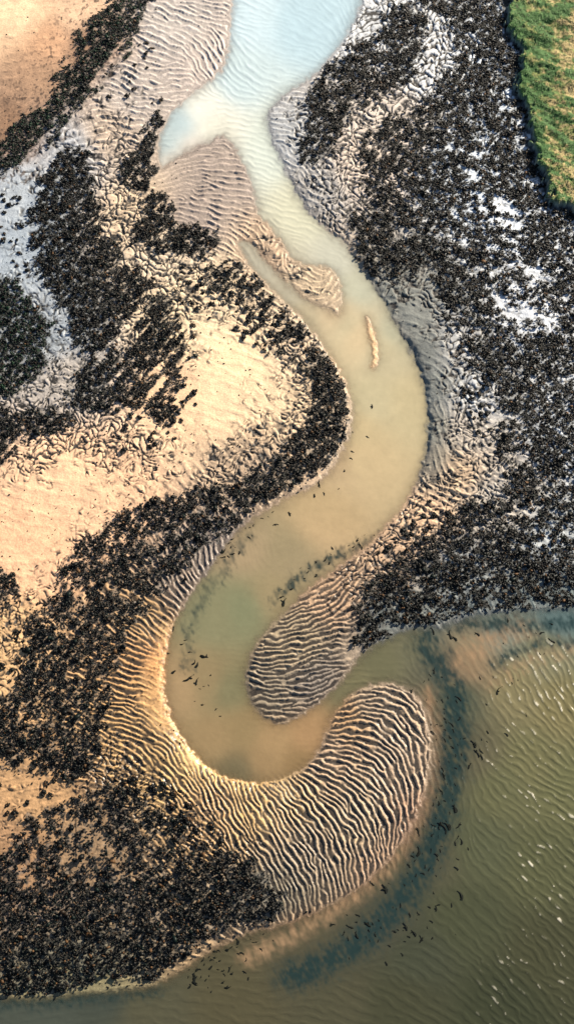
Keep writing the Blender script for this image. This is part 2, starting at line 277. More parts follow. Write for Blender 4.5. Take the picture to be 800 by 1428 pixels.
# soft teal weed band just off the shore along the sea and a second one on the submerged bank
def stroke(pts, wd, nz=4.0):
    d = seg_dist(smooth_poly(pts, False, 2), False, GU.astype(np.float32), GV.astype(np.float32))
    return np.exp(-np.maximum(0, (d+nz*noise(11, 60, 2.0, 71))/wd)**2)
TEAL = np.maximum.reduce([stroke([(596,900),(612,925),(630,962),(637,1020),(626,1080),(618,1130),(603,1180),(575,1235),(535,1285),(490,1322),(440,1350),(405,1362)], 22, 3.),
  .8*stroke([(820,870),(760,872),(710,872),(650,868),(610,872)], 12), .7*stroke([(690,930),(720,905),(760,895),(820,892)], 8),
  .6*stroke([(-40,1398),(60,1396),(140,1390),(220,1380)], 10), .7*stroke([(385,838),(415,808),(450,785),(490,768),(530,748)], 7), .5*stroke([(262,930),(262,880),(285,830),(310,800),(345,745)], 7)])
tealc = np.array(lin(26, 46, 48), np.float32)
t_ = (.9*np.clip(TEAL*(1+.30*noise(8, 62, 2.6, 72, 1.4)), 0, 1))[...,None]
sw_ = (.8+.28*noise(9, 62, 2.6, 73, 1.6))
TAN = np.maximum.reduce([stroke([(596,968),(606,1010),(608,1060),(600,1105),(582,1152),(552,1198),(512,1236),(468,1268),(428,1292),(395,1312),(345,1336)], 12, 2.), .9*stroke([(640,925),(662,900),(700,882),(730,878)], 17, 5.), .5*stroke([(690,950),(740,915),(800,905)], 12, 5.)])
k_ = np.clip(TAN*.72*sw_, 0, 1)[...,None]; WCOL = WCOL*(1-k_)+np.array(lin(132,110,86), np.float32)*k_
WCOL = WCOL*(1-t_)+tealc*.9*t_
n_col = noise(24, seed=81, beta=1.0)[...,None]
mid = (sstep(380, 480, GV)*sstep(800, 700, GV)*(GU < 640))[...,None]; WCOL = WCOL*(1-mid*np.array([.10,.06,.08])+.02*n_col)
WCOL = WCOL*(1+.12*(sstep(620, 740, GU)*sstep(1250, 1000, GV)*(GV > 850))[...,None])
SCOL = SCOL*(1+.05*n_col)
print('colour', round(time.time()-T0,1))

# ---------------------------------------------------------------- height of the ground in metres (work grid part)
M = mpp(GV).astype(np.float32)
land = np.maximum(-dWs, 0); wat = np.maximum(dWs, 0)
bank = rbf(np.array([(320,60),(220,200),(280,330),(350,370),(460,500),(485,600),(350,725),(250,850),(229,940),(260,1050),(345,1100),(440,1060),(460,1000),(540,950),(600,1050),(480,1250),(350,940),(380,1005),(450,800),(570,700),(600,600),(580,500),(500,370),(420,290),(380,190),(420,115),(500,20),(560,875),(700,845),(100,1385),(310,190),(358,290),(470,400),(518,480),(240,235),(280,204)],float),
  np.array([1.2,.6,1.0,1.4,1.8,1.2,1.4,2.6,4.0,5.2,5.2,2.2,1.2,1.0,.7,.5,1.8,1.6,1.2,2.6,4.6,4.6,3.2,2.8,1.6,.7,.6,.8,.3,.4,.6,.8,.9,.8,.25,.25])[:,None], 20.)[...,0]
H = bank*(1+.45*sstep(3.6,5.2,bank)*(GU<470))*(1-np.exp(-land/(6.0+2.5*sstep(3.6,5.2,bank)*(GU<470))))*M*1.0 + .012*land*M
H -= M*(0.25*np.minimum(wat,4)/4 + .09*np.minimum(wat, 60))
H += .35*M*noise(60, seed=91, beta=2)*sstep(2, 30, land) + .12*M*noise(22, seed=92, beta=2.)*sstep(1, 12, land)
HB = H.copy()
GRN = sstep(-1.0, 2.5, dG)
WET = np.clip(1 - land/10, 0, 1)*.6
print('height', round(time.time()-T0,1))

# ---------------------------------------------------------------- dense ground grid
def axis(a0, a1, b0, b1, fine, coarse):
    return np.concatenate([np.arange(a0, b0, coarse), np.arange(b0, b1, fine), np.arange(b1, a1+.1, coarse)])
au = axis(-296, 1096, -34, 834, 1.0, 4.0); av = axis(-296, 1736, -34, 1464, 1.0, 4.0)
DU, DV = np.meshgrid(au, av); DU = DU.astype(np.float32); DV = DV.astype(np.float32)
# ripple field upsampled by zero padding (band limited)
Fz = np.fft.rfft2(RZ); ny, nx = RZ.shape
Fp = np.zeros((ny*2, nx+1), complex); hy = ny//2
Fp[:hy, :Fz.shape[1]] = Fz[:hy]; Fp[-hy:, :Fz.shape[1]] = Fz[-hy:]
RZ2 = (np.fft.irfft2(Fp, (ny*2, nx*2))*4).astype(np.float32)
def samp2(u, v):
    x = np.clip((u-U0), 0, RZ2.shape[1]-1.001); y = np.clip((v-V0), 0, RZ2.shape[0]-1.001)
    i = x.astype(np.int32); j = y.astype(np.int32); a = x-i; b = y-j
    return (RZ2[j,i]*(1-a)+RZ2[j,i+1]*a)*(1-b)+(RZ2[j+1,i]*(1-a)+RZ2[j+1,i+1]*a)*b
wq = np.where(DV > 800, 1.1, 1.0)
rz = samp2(DU + wq*samp(noise(20, seed=23, beta=2.5), DU, DV), DV + wq*samp(noise(20, seed=24, beta=2.5), DU, DV))
rz = np.clip(rz*(1+.2*samp(noise(12, seed=25, beta=2), DU, DV)) + .12*samp(noise(14, seed=26, beta=2), DU, DV), -.999, .999)
def voronoi(u, v, s, seed):
    r = np.random.default_rng(seed); J = r.random((512, 512, 2)).astype(np.float32)
    x = u/s; y = v/s; ix = np.floor(x).astype(np.int32); iy = np.floor(y).astype(np.int32)
    f1 = np.full(u.shape, 9, np.float32); f2 = f1.copy(); idv = np.zeros(u.shape, np.float32)
    for dj in (-1,0,1):
        for di in (-1,0,1):
            cx = ix+di; cy = iy+dj; q = J[cy & 511, cx & 511]
            d = np.hypot(cx+q[...,0]-x, cy+q[...,1]-y).astype(np.float32)
            m = d < f1; idv = np.where(m, q[...,0]*7 % 1, idv); f2 = np.where(m, f1, np.minimum(f2, d)); f1 = np.where(m, d, f1)
    return f2-f1, idv
S = lambda F: samp(F, DU, DV)
wx = S(noise(26, seed=101, beta=2.5)); wy = S(noise(26, seed=102, beta=2.5)); th_ = S(THETA)
g1, id1 = voronoi(DU*.8+DV*.25+wx*5, DV*1.25-DU*.1+wy*5, 11.5, 103)
g2, id2 = voronoi(DU+wx*4, DV*1.2+wy*4, 21., 104)
crk = S(CRK); rip = S(RIP); m = mpp(DV).astype(np.float32); cov = S(COV); dws = S(dWs); ldm = np.maximum(-dws, 0)
grn = S(GRN)
fineN = S(noise(5, seed=111, beta=.8)); f2n = S(noise(14, seed=112, beta=2.))
lam = S(LAM)
onland = sstep(0.3, 3.5, ldm)
crest = ((1+rz)/2)**3.6
ripe = np.clip(rip, 0, 1)*onland*sstep(0, 6, ldm-6*sstep(2.2, 3.6, S(bank)))*(1-.85*cov)*(1-grn)
# cracks
cm = sstep(.22, .7, crk + .16*f2n*sstep(.08, .3, crk))*onland*(1-grn)*(1-.6*cov)
gap = np.minimum(sstep(0.03, .27, g1 + .08*fineN), sstep(0, .11, g2+.03*fineN))
ck = (1-gap)*cm
h = S(H)
tile = sstep(.5, .85, crk)
ripe = ripe*(1-.65*tile)*np.clip(.82+.2*S(noise(36, seed=27, beta=2)), .35, 1.0)+.12*(DV>800)
h = h + m*lam*.30*ripe*(crest-.35)*(1+.12*np.clip(f2n,-1,1))
h = h - ck*m*1.3 + cm*(id1-.5)*.5*m + cm*m*1.3*np.minimum(g1*1.2, .6)
h = h + (.025*fineN + .05*fineN*ripe + .10*f2n*cm)*m*onland*(1+cov)
# under water: soft bars continue the pattern
h = h + m*.25*rz*np.clip(rip,0,1)*(dws > 0)*(DV > 1000)*np.exp(-np.maximum(dws,0)/14)
# grassy bank
h = h + grn*(2.6 + .10*np.minimum(S(dG), 60)*m) + grn*(.30*S(noise(34, 20, 2.2, 121, 2.)) + .10*S(noise(10, 25, 2.6, 122, 1.6)) + .04*fineN)
X, Y = unproject(DU, DV)
# keep land above and sea bed below the water line
h = np.where(dws > 1.2, np.minimum(h, -.02*m - .02), h)
h = np.where((dws < -1.0), np.maximum(h, .07), h)

col = np.stack([S(SCOL[...,i]) for i in range(3)], -1)
mixc = lambda a, b, t: a*(1-t[...,None]) + np.asarray(b, np.float32)*t[...,None]
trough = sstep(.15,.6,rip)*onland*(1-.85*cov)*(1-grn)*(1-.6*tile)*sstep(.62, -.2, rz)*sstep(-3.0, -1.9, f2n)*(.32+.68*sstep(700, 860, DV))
col = mixc(col, lin(44, 40, 35), trough*.95)                  # wet silt lying in the troughs, painted darker to deepen their shade
col = mixc(col, lin(26, 24, 22), np.clip(ck*1.1, 0, 1))                           # dark ooze in the cracks
warm = sstep(.3, 1.5, f2n)*.15
col = mixc(col, lin(88, 96, 100), cov*.42)                                        # grey wet silt between the stems
col = mixc(col, lin(20, 23, 23), np.clip(cov*(.95-.85*sstep(.5, .8, S(FG))), 0, 1))                                          # peaty mud under the scrub
sub = sstep(-1.5, 1.5, dws)
subm = np.stack([S(SCOL[...,i]) for i in range(3)], -1)*.62
col = col*(1-sub[...,None]) + subm*sub[...,None]
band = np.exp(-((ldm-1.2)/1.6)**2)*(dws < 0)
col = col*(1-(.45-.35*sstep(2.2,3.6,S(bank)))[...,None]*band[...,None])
foot = sstep(-9, -4, S(dG))*(1-grn)                                                  # cast shadow of the turf bank, painted dark along its foot
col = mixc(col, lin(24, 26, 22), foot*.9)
# speckled drift of tiny weed on the top left sand and granular fringe
spk = sstep(.55, 1.3, fineN + .5*f2n)
tl = sstep(95, 10, np.abs(DU*.82+DV*.57-135))*(DU < 170)*(DV < 260)
fr = sstep(22, 6, np.abs(ldm-9))*(DU > 140)*(DU < 260)*(DV > 850)*(DV < 1090)
col = mixc(col, lin(60, 44, 34), spk*np.clip(.9*tl+.6*fr, 0, 1)*(1-cov))
# grass
gn = S(noise(22, 25, 2.0, 131)); gn2 = S(noise(6, 25, 1.6, 132, .7)); gn3 = S(noise(50, 0, 1, 133))
gc = mixc(np.broadcast_to(lin(50, 92, 34).astype(np.float32), col.shape).copy(), lin(104, 116, 56), sstep(-.3, 1.0, gn + (DU-758)/38 + .35*gn3 + .4*gn2))
gc = mixc(gc, lin(160, 142, 98), sstep(.5, 1.4, gn*.6 + gn2*.7 + gn3*.4 + (DU-764)/34)*.85)
gc = mixc(gc, lin(50, 52, 26), sstep(.9, 1.7, -gn2 + .3*gn)*.7)
slope = sstep(3.0, -1.5, S(dG))
gc = mixc(gc, lin(40, 62, 24), slope*.6)
col = col*(1-grn[...,None]) + gc*grn[...,None]
wet = np.clip(S(WET) + trough*.9 + ck*.4 + .35*cov*0, 0, 1)*(1-grn)
bl = sstep(.02, .10, col[...,2]-col[...,0])*.5                                     # wet film where sky reflection is painted into the pale silt
wet = np.clip(wet+bl*(1-grn), 0, 1)

def grid_mesh(name, X, Y, Z, mask=None, attrs=(), far=None):
    ny, nx = X.shape; idx = np.arange(ny*nx).reshape(ny, nx)
    q = np.stack([idx[1:,:-1], idx[1:,1:], idx[:-1,1:], idx[:-1,:-1]], -1).reshape(-1, 4)
    co = np.stack([X, Y, Z], -1).reshape(-1, 3).astype(np.float32)
    if mask is not None: q = q[mask.reshape(-1)]
    if far is not None:                     # one outer ring of large quads out to the horizon
        b = np.concatenate([idx[0,:], idx[1:,-1], idx[-1,-2::-1], idx[-2:0:-1,0]])
        if mask is None: bm = np.ones(len(b), bool)
        else:
            used = np.zeros(ny*nx, bool); used[q.reshape(-1)] = True; bm = used[b]
        c0 = np.array([0., 250.]); fc = co[b].copy(); fc[:,:2] = c0+(fc[:,:2]-c0)*far
        n0 = len(co); co = np.vstack([co, fc]); k = np.arange(len(b)); kn = np.roll(k, -1)
        rq = np.stack([b[k], b[kn], n0+kn, n0+k], -1)[bm[k] & bm[kn]]
        q = np.vstack([q, rq]); attrs = [(n, t, np.concatenate([a.reshape(ny*nx, -1), a.reshape(ny*nx, -1)[b]])) for n, t, a in attrs]
    else: attrs = [(n, t, a.reshape(ny*nx, -1)) for n, t, a in attrs]
    used = np.zeros(len(co), bool); used[q.reshape(-1)] = True; rm = np.cumsum(used)-1
    q = rm[q]; co = co[used]; attrs = [(n, t, a[used]) for n, t, a in attrs]
    me = raw_mesh(name, co, q, attrs); me.shade_smooth(); return me
def raw_mesh(name, co, q, attrs=()):
    me = bpy.data.meshes.new(name); n = q.shape[1]
    me.vertices.add(len(co)); me.vertices.foreach_set('co', np.ascontiguousarray(co, np.float32).reshape(-1))
    me.loops.add(q.size); me.loops.foreach_set('vertex_index', np.ascontiguousarray(q, np.int32).reshape(-1))
    me.polygons.add(len(q)); me.polygons.foreach_set('loop_start', np.arange(0, q.size, n, dtype=np.int32))
    me.update(calc_edges=True)
    for an, t, a in attrs:
        at = me.attributes.new(an, t, 'POINT')
        if t == 'FLOAT_COLOR':
            a = np.concatenate([a, np.ones((len(a), 1))], 1); at.data.foreach_set('color', a.astype(np.float32).reshape(-1))
        else: at.data.foreach_set('value', a.astype(np.float32).reshape(-1))
    return me
def link(name, me, mat=None, **props):
    o = bpy.data.objects.new(name, me); sc.collection.objects.link(o)
    if mat and not me.materials: me.materials.append(mat)
    for k, v in props.items(): o[k] = v
    return o

# ---------------------------------------------------------------- materials
def mat(name):
    m_ = bpy.data.materials.new(name); m_.use_nodes = True; t = m_.node_tree
    return m_, t, t.nodes, t.nodes['Principled BSDF']
def attr(N, n):
    a = N.new('ShaderNodeAttribute'); a.attribute_name = n; return a
def bump_noise(t, N, bsdf, scale, dist, strength=1., detail=3):
    tc = N.new('ShaderNodeNewGeometry'); nz = N.new('ShaderNodeTexNoise'); nz.inputs['Scale'].default_value = scale; nz.inputs['Detail'].default_value = detail
    t.links.new(tc.outputs['Position'], nz.inputs['Vector']); b = N.new('ShaderNodeBump'); b.inputs['Distance'].default_value = dist; b.inputs['Strength'].default_value = strength
    t.links.new(nz.outputs[0], b.inputs['Height']); t.links.new(b.outputs[0], bsdf.inputs['Normal']); return nz, b
mg, t, N, B = mat('mud_and_sand')
a = attr(N, 'col'); wv = attr(N, 'wet'); nz, _ = bump_noise(t, N, B, 1.6, .12, .8, 4)
mx = N.new('ShaderNodeMix'); mx.data_type = 'RGBA'; mx.blend_type = 'MULTIPLY'; mx.inputs[0].default_value = 1
mr = N.new('ShaderNodeMapRange'); mr.inputs[1].default_value = .3; mr.inputs[2].default_value = .7; mr.inputs[3].default_value = .82; mr.inputs[4].default_value = 1.15
t.links.new(nz.outputs[0], mr.inputs[0]); cc = N.new('ShaderNodeCombineColor')
for i in range(3): t.links.new(mr.outputs[0], cc.inputs[i])
t.links.new(a.outputs['Color'], mx.inputs['A']); t.links.new(cc.outputs[0], mx.inputs['B']); t.links.new(mx.outputs['Result'], B.inputs['Base Color'])
m2 = N.new('ShaderNodeMapRange'); m2.inputs[3].default_value = .85; m2.inputs[4].default_value = .28; t.links.new(wv.outputs['Fac'], m2.inputs[0]); t.links.new(m2.outputs[0], B.inputs['Roughness'])

mwt, t, N, B = mat('silty_water')
a = attr(N, 'col'); mk = attr(N, 'murk'); fo = attr(N, 'painted_glint')
mx = N.new('ShaderNodeMix'); mx.data_type = 'RGBA'; t.links.new(fo.outputs['Fac'], mx.inputs[0]); t.links.new(a.outputs['Color'], mx.inputs['A']); mx.inputs['B'].default_value = (.62,.6,.5,1)
t.links.new(mx.outputs['Result'], B.inputs['Base Color']); B.inputs['IOR'].default_value = 1.33
rg = attr(N, 'rough'); t.links.new(rg.outputs['Fac'], B.inputs['Roughness'])
bump_noise(t, N, B, .9, .04, .6, 3)
t.links.new(mk.outputs['Fac'], B.inputs['Alpha'])

ms, t, N, B = mat('dark_scrub')
a = attr(N, 'tint'); t.links.new(a.outputs['Color'], B.inputs['Base Color']); B.inputs['Roughness'].default_value = .5
B.inputs['Specular IOR Level'].default_value = .16

# ---------------------------------------------------------------- ground, water
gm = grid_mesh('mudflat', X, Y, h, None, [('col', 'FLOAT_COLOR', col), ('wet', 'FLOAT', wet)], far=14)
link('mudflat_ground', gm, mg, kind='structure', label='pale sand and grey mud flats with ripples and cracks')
# the grassy bank is part of the ground sheet's shape; its turf is laid on it as its own sheet below
calm = np.maximum(sstep(820, 700, DV)*sstep(310, 400, DV)*(DU < 640), (DU < 480)*(DV > 400)*(DV < 1100)*.85)*sstep(-2, 1, dws)
wcol = np.stack([S(WCOL[...,i]) for i in range(3)], -1)
rw = np.clip(rip, 0, 1)*(1-calm)
wt = sstep(0, 6, dws)
wavez = ((1+rz)/2)**2.2
Zw = m*lam*.07*rw*(wavez-.2)*wt
glint_mask = sstep(.35, 1.5, S(noise(12, 52, 2.2, 141, 1.5)) + .9*sstep(80, 0, np.abs(DU-750))*sstep(1060, 960, DV))
seaw = sstep(.42, .8, rw)*sstep(12, 50, dws)*(DV > 820)
painted_glint = .8*sstep(.86, .99, rz)*glint_mask*seaw*np.clip(.55+.5*S(noise(40, 0, 1, 143, 2.)), .0, 1)  # sun glints painted white along the estuary wave crests
depth = np.maximum(dws, 0)
murk = 1-np.exp(-(depth+.3)/(5.0+5*sstep(900, 1000, DV)*(DU > 560)))
murk = np.clip(np.maximum(murk, .12), 0, 1)
rough = np.full(DU.shape, .09, np.float32) + .2*sstep(420, 100, DV) + .1*seaw
inchan = ((S(dC) > -14) & (S(dS) < 1)) | ((DU < 597) & (DV < 1100) & (S(dC) > -14))
wm = dws > -7
wmask = wm[:-1,:-1] | wm[1:,:-1] | wm[:-1,1:] | wm[1:,1:]
ch = inchan[:-1,:-1]
WA = [('col','FLOAT_COLOR',wcol),('murk','FLOAT',murk),('painted_glint','FLOAT',painted_glint),('rough','FLOAT',rough)]
link('tidal_channel_water', grid_mesh('channel', X, Y, Zw, wmask & ch, WA), mwt, kind='structure', label='silty water of the winding tidal channel')
link('estuary_water', grid_mesh('estuary', X, Y, Zw, wmask & ~ch, WA, far=14), mwt, kind='structure', label='olive green open water with short white sun glints painted on its waves')
print('ground', round(time.time()-T0,1))

# ---------------------------------------------------------------- scrub clumps
gold = (1+5**.5)/2
IV = np.array([(-1,gold,0),(1,gold,0),(-1,-gold,0),(1,-gold,0),(0,-1,gold),(0,1,gold),(0,-1,-gold),(0,1,-gold),(gold,0,-1),(gold,0,1),(-gold,0,-1),(-gold,0,1)])/math.hypot(1,gold)
IF = np.array([(0,11,5),(0,5,1),(0,1,7),(0,7,10),(0,10,11),(1,5,9),(5,11,4),(11,10,2),(10,7,6),(7,1,8),(3,9,4),(3,4,2),(3,2,6),(3,6,8),(3,8,9),(4,9,5),(2,4,11),(6,2,10),(8,6,7),(9,8,1)])
def blobs(C, rad, tint, r, jit=.34, flat=.8):
    n = len(C); V = IV[None]*(1+jit*r.uniform(-1, 1, (n,12,1)))
    a = r.uniform(0, 2*math.pi, n); ca, sa = np.cos(a)[:,None], np.sin(a)[:,None]
    st = r.uniform(.8, 1.35, (n,1))
    x, y, zz = V[...,0]*st, V[...,1]/st, V[...,2]*flat
    V = np.stack([x*ca-y*sa, x*sa+y*ca, zz], -1)*rad[:,None,None] + C[:,None,:]
    F = (IF[None]+np.arange(n)[:,None,None]*12).reshape(-1, 3)
    return V.reshape(-1, 3), F, np.repeat(tint, 12, 0)
def ground_z(x, y):
    u, v = project(x, y)
    iu = np.clip(np.searchsorted(au, u), 1, len(au)-1)-1; iv = np.clip(np.searchsorted(av, v), 1, len(av)-1)-1
    return h[iv, iu]
TINT = [lin(5,8,9), lin(8,11,12), lin(30,22,14), lin(74,54,34), lin(6,17,15)]
def tints(n, r, green=0.):
    p = np.array([.46,.25,.11,.035,.15]); p[4] += green; p /= p.sum()
    T = np.array(TINT)[r.choice(5, n, p=p)]
    if green: T[r.random(n) < .35] = lin(14, 38, 24)
    return T*r.uniform(.6, 1.3, (n,1))
SPC = .52
x0, x1 = -230, 230; ymin = unproject(400, 1600)[1]; ymax = unproject(400, -180)[1]
jx, jy = np.meshgrid(np.arange(x0, x1, SPC), np.arange(ymin, ymax, SPC))
jx = (jx + rng.uniform(-.5,.5,jx.shape)*SPC).ravel(); jy = (jy + rng.uniform(-.5,.5,jy.shape)*SPC).ravel()
ju, jv = project(jx, jy); ok = (ju > -170) & (ju < 970)
jx, jy, ju, jv = [q[ok] for q in (jx, jy, ju, jv)]
best = np.zeros(len(jx)); owner = np.full(len(jx), -1)
for i, k in enumerate(BEDF):
    s_ = samp(k, ju, jv); mk_ = s_ > best; owner[mk_] = i; best[mk_] = s_[mk_]
keep = (best > .35) & (rng.random(len(jx)) < .97-.95*sstep(.52, .75, samp(FG, ju, jv)))
MND = noise(9, 15, 1.4, 62, .9)
tot = 0
for i, (lab, dens, fe, ns, poly) in enumerate(BEDS):
    s_ = keep & (owner == i); n = int(s_.sum()); tot += n
    if not n: continue
    r = np.random.default_rng(200+i)
    rad = np.clip(r.lognormal(-1.42, .38, n), .1, .7)*(.75+.5*uni(samp(MND, ju[s_], jv[s_]))); C = np.stack([jx[s_], jy[s_], ground_z(jx[s_], jy[s_])+rad*.3 + r.uniform(0,.35,n) + .55*uni(samp(MND, ju[s_], jv[s_]))], 1)
    V, F, Tn = blobs(C, rad, tints(n, r, .5 if i in (0, 2) else 0), r, .62, .6)
    link('marsh_scrub', raw_mesh('scrub', V, F, [('tint','FLOAT_COLOR',Tn)]), ms, kind='stuff', label=lab, category='marsh scrub')
print('clumps', tot, round(time.time()-T0,1))

# ---------------------------------------------------------------- single shrubs standing clear of the beds
def shrub_mesh(seed):
    r = np.random.default_rng(seed); n = 15
    a = r.uniform(0, 2*math.pi, n); q = np.sqrt(r.random(n))*.85
    rad = r.uniform(.26, .46, n)*(1.15-.4*q); C = np.stack([np.cos(a)*q*1.15, np.sin(a)*q, .15+.55*(1-q*q)], 1)
    V, F, Tn = blobs(C, rad, tints(n, r), r)
    return raw_mesh('shrub', V, F, [('tint','FLOAT_COLOR',Tn)])
SH = [shrub_mesh(300+i) for i in range(9)]
for s_ in SH: s_.materials.append(ms)
ZS = [  # polygon, count, label, group
 ([(250,370),(330,380),(440,470),(430,520),(380,500),(300,450),(250,430)], 55, 'dark shrub on cracked mud by the narrow side channel', 'shrubs beside the side channel'),
 ([(0,270),(45,280),(42,390),(10,380),(0,340)], 22, 'dark shrub on the blue grey mud strip at the upper left edge', 'shrubs on the left mud strip'),
 ([(245,430),(275,450),(275,580),(240,620),(150,640),(130,600),(240,560)], 30, 'small dark shrub on cream sand at the ragged end of the left scrub bed', 'shrubs at the ragged end of the left bed'),
 ([(600,385),(640,400),(680,510),(690,640),(650,620),(640,520)], 34, 'small dark shrub on bluish cracked mud right of the widest water', 'shrubs on the right cracked mud'),
 ([(700,705),(790,700),(800,770),(720,760)], 12, 'dark shrub in the pale clearing at the right edge above the sea', 'shrubs in the lower right clearing'),
 ([(640,270),(740,285),(740,325),(660,315)], 12, 'dark shrub in the white clearing below the green bank', 'shrubs in the white clearing'),
 ([(150,60),(240,60),(230,150),(140,150)], 14, 'tiny dark shrub on the pale rippled flat beside the diagonal scrub strip', 'shrubs on the pale rippled flat'),
 ([(0,880),(50,860),(40,960),(110,1100),(60,1130),(0,1160),(0,1060)], 26, 'dark shrub on warm brown sand between the two lower left scrub beds', 'shrubs between the lower left beds'),
 ([(150,1085),(260,1095),(320,1180),(270,1175),(200,1110)], 22, 'small dark shrub on golden lumpy sand under the great bend', 'shrubs under the great bend'),
 ([(500,780),(560,765),(600,740),(640,715),(600,700),(560,740)], 14, 'small dark shrub among tan mud lumps where the right bank narrows', 'shrubs on the tan mud lumps'),
]
ns_ = 0
A_SH = [(265,385,'at the head of the narrow side channel'),(320,400,'on cracked mud beside the narrow side channel'),(370,440,'on pale mud left of the widest water'),(420,480,'above the black band on the inner bank'),(330,440,'on lumpy cream sand above the open sand'),
 (20,290,'on grey mud at the upper left edge'),(20,330,'on the blue grey strip at the left edge'),(25,375,'above the green scrub bed at the left edge'),(260,450,'on cream sand right of the left bed'),(260,530,'at the ragged right end of the left bed'),(220,610,'under the ragged left bed'),(150,615,'on cracked peach sand under the left bed'),
 (620,420,'on grey mud at the top of the right cracks'),(650,500,'on bluish cracked mud beside the right bed'),(670,570,'in the notch of the right bed'),(665,630,'on tan lumps beside the right bed'),(740,720,'in the clearing high above the sea'),(770,755,'in the right edge clearing above the sea'),
 (690,300,'in the white clearing below the green bank'),(725,300,'at the right of the white clearing'),(180,100,'on the pale flat beside the diagonal strip'),(215,80,'on the pale rippled flat at the top'),(160,130,'at the lower end of the diagonal strip'),
 (25,900,'on peach sand at the left edge'),(25,980,'at the left edge beside the large bed'),(30,1080,'on brown sand between the lower left beds'),(80,1120,'just above the lower left bed'),(180,1100,'on golden sand under the great bend'),(240,1120,'on golden lumps under the great bend'),(290,1160,'on golden ridges beside the lower left bed'),(550,760,'on tan lumps above the upper lobe'),(610,720,'on tan lumps at the narrowing right bank')]
SHI = []; ns_ = 0; occ = []
for zi, (poly, cnt, lab, grp) in enumerate(ZS):
    r = np.random.default_rng(400+zi); Pp = np.array(poly, float); got = 0; tries = 0
    while got < cnt and tries < 20000:
        tries += 1
        u = r.uniform(Pp[:,0].min(), Pp[:,0].max()); v = r.uniform(Pp[:,1].min(), Pp[:,1].max())
        uu, vv = np.array([u]), np.array([v])
        if not inside(Pp, uu, vv)[0] or samp(COV, uu, vv)[0] > .3 or samp(dWs, uu, vv)[0] > -6: continue
        if any((u-a)**2+(v-b)**2 < 49 for a, b in occ): continue
        occ.append((u, v)); x, y = unproject(u, v)
        o = link('marsh_shrub', SH[r.integers(9)], None, label=lab, category='shrub', group=grp)
        s = r.uniform(.55, 1.15); o.location = (float(x), float(y), float(ground_z(uu*0+x, uu*0+y)[0])-.05); o.rotation_euler = (0,0,r.uniform(0,6.28)); el = r.uniform(.9,1.4); o.scale = (s*el, s, s*.9)
        look = ('small ' if s < .75 else 'mid-sized ' if s < .95 else 'large ') + ('round ' if el < 1.15 else 'long ') + 'dark shrub'
        SHI.append((o, u, v, look, place(u, v, A_SH)))
        got += 1
    ns_ += got
settle(SHI)
print('shrubs', ns_)

# ---------------------------------------------------------------- weed scraps
mw, t, N, B = mat('wet_black_weed')
B.inputs['Base Color'].default_value = (.006,.008,.007,1); B.inputs['Roughness'].default_value = .9; B.inputs['Specular IOR Level'].default_value = .1
def scrap_mesh(seed):
    """a torn clump of weed: one fat curled frond with a few short lobes off it"""
    r = np.random.default_rng(seed); vs = []; fs = []
    def frond(px, py, a, L, wd, bend, n=7):
        b0 = len(vs); pts = []
        for i in range(n):
            f = i/(n-1); w_ = wd*(.35+1.1*math.sin(math.pi*min(1, f*1.15+.12))**.8)*(1-.55*f)*r.uniform(.75, 1.25); aa = a+bend*f+r.uniform(-.25,.25)
            nx_, ny_ = -math.sin(aa), math.cos(aa); pts.append((px, py, aa))
            vs.extend([(px+nx_*w_, py+ny_*w_, .0), (px+nx_*w_*.3, py+ny_*w_*.3, .16*r.uniform(.5,1)), (px-nx_*w_*r.uniform(.7,1.2), py-ny_*w_, .0), (px, py, -.10)])
            px += math.cos(aa)*L/(n-1); py += math.sin(aa)*L/(n-1)
        for i in range(n-1):
            for j in range(4): fs.append((b0+i*4+j, b0+i*4+(j+1)%4, b0+(i+1)*4+(j+1)%4, b0+(i+1)*4+j))
        fs.append((b0+3, b0+2, b0+1, b0)); e = b0+(n-1)*4; fs.append((e, e+1, e+2, e+3)); return pts
    sgn = 1 if r.random() < .5 else -1
    pts = frond(-.8, 0, -.4*sgn, r.uniform(1.4, 2.3), r.uniform(.2, .36), sgn*r.uniform(.5, 1.9))
    nl = int(r.integers(0, 4))
    for k in range(nl):
        x_, y_, a_ = pts[r.integers(1, 5)]; frond(x_, y_, a_+r.choice([-1, 1])*r.uniform(.6, 1.3), r.uniform(.4, .9), r.uniform(.12, .26), r.uniform(-.8, .8), 4)
    me = bpy.data.meshes.new('scrap'); me.from_pydata(vs, [], fs); me.materials.append(mw); me['form'] = ['curled', 'forked', 'lobed', 'ragged'][nl]; return me
SC = [scrap_mesh(500+i) for i in range(14)]
def band_pts(line, wd, n, r):
    P_ = smooth_poly(line, False, 2) if len(line) > 2 else np.array(line, float); L = np.r_[0, np.cumsum(np.hypot(*np.diff(P_, axis=0).T))]
    s = r.uniform(0, L[-1], n); return np.interp(s, L, P_[:,0])+r.normal(0, wd, n), np.interp(s, L, P_[:,1])+r.normal(0, wd, n)
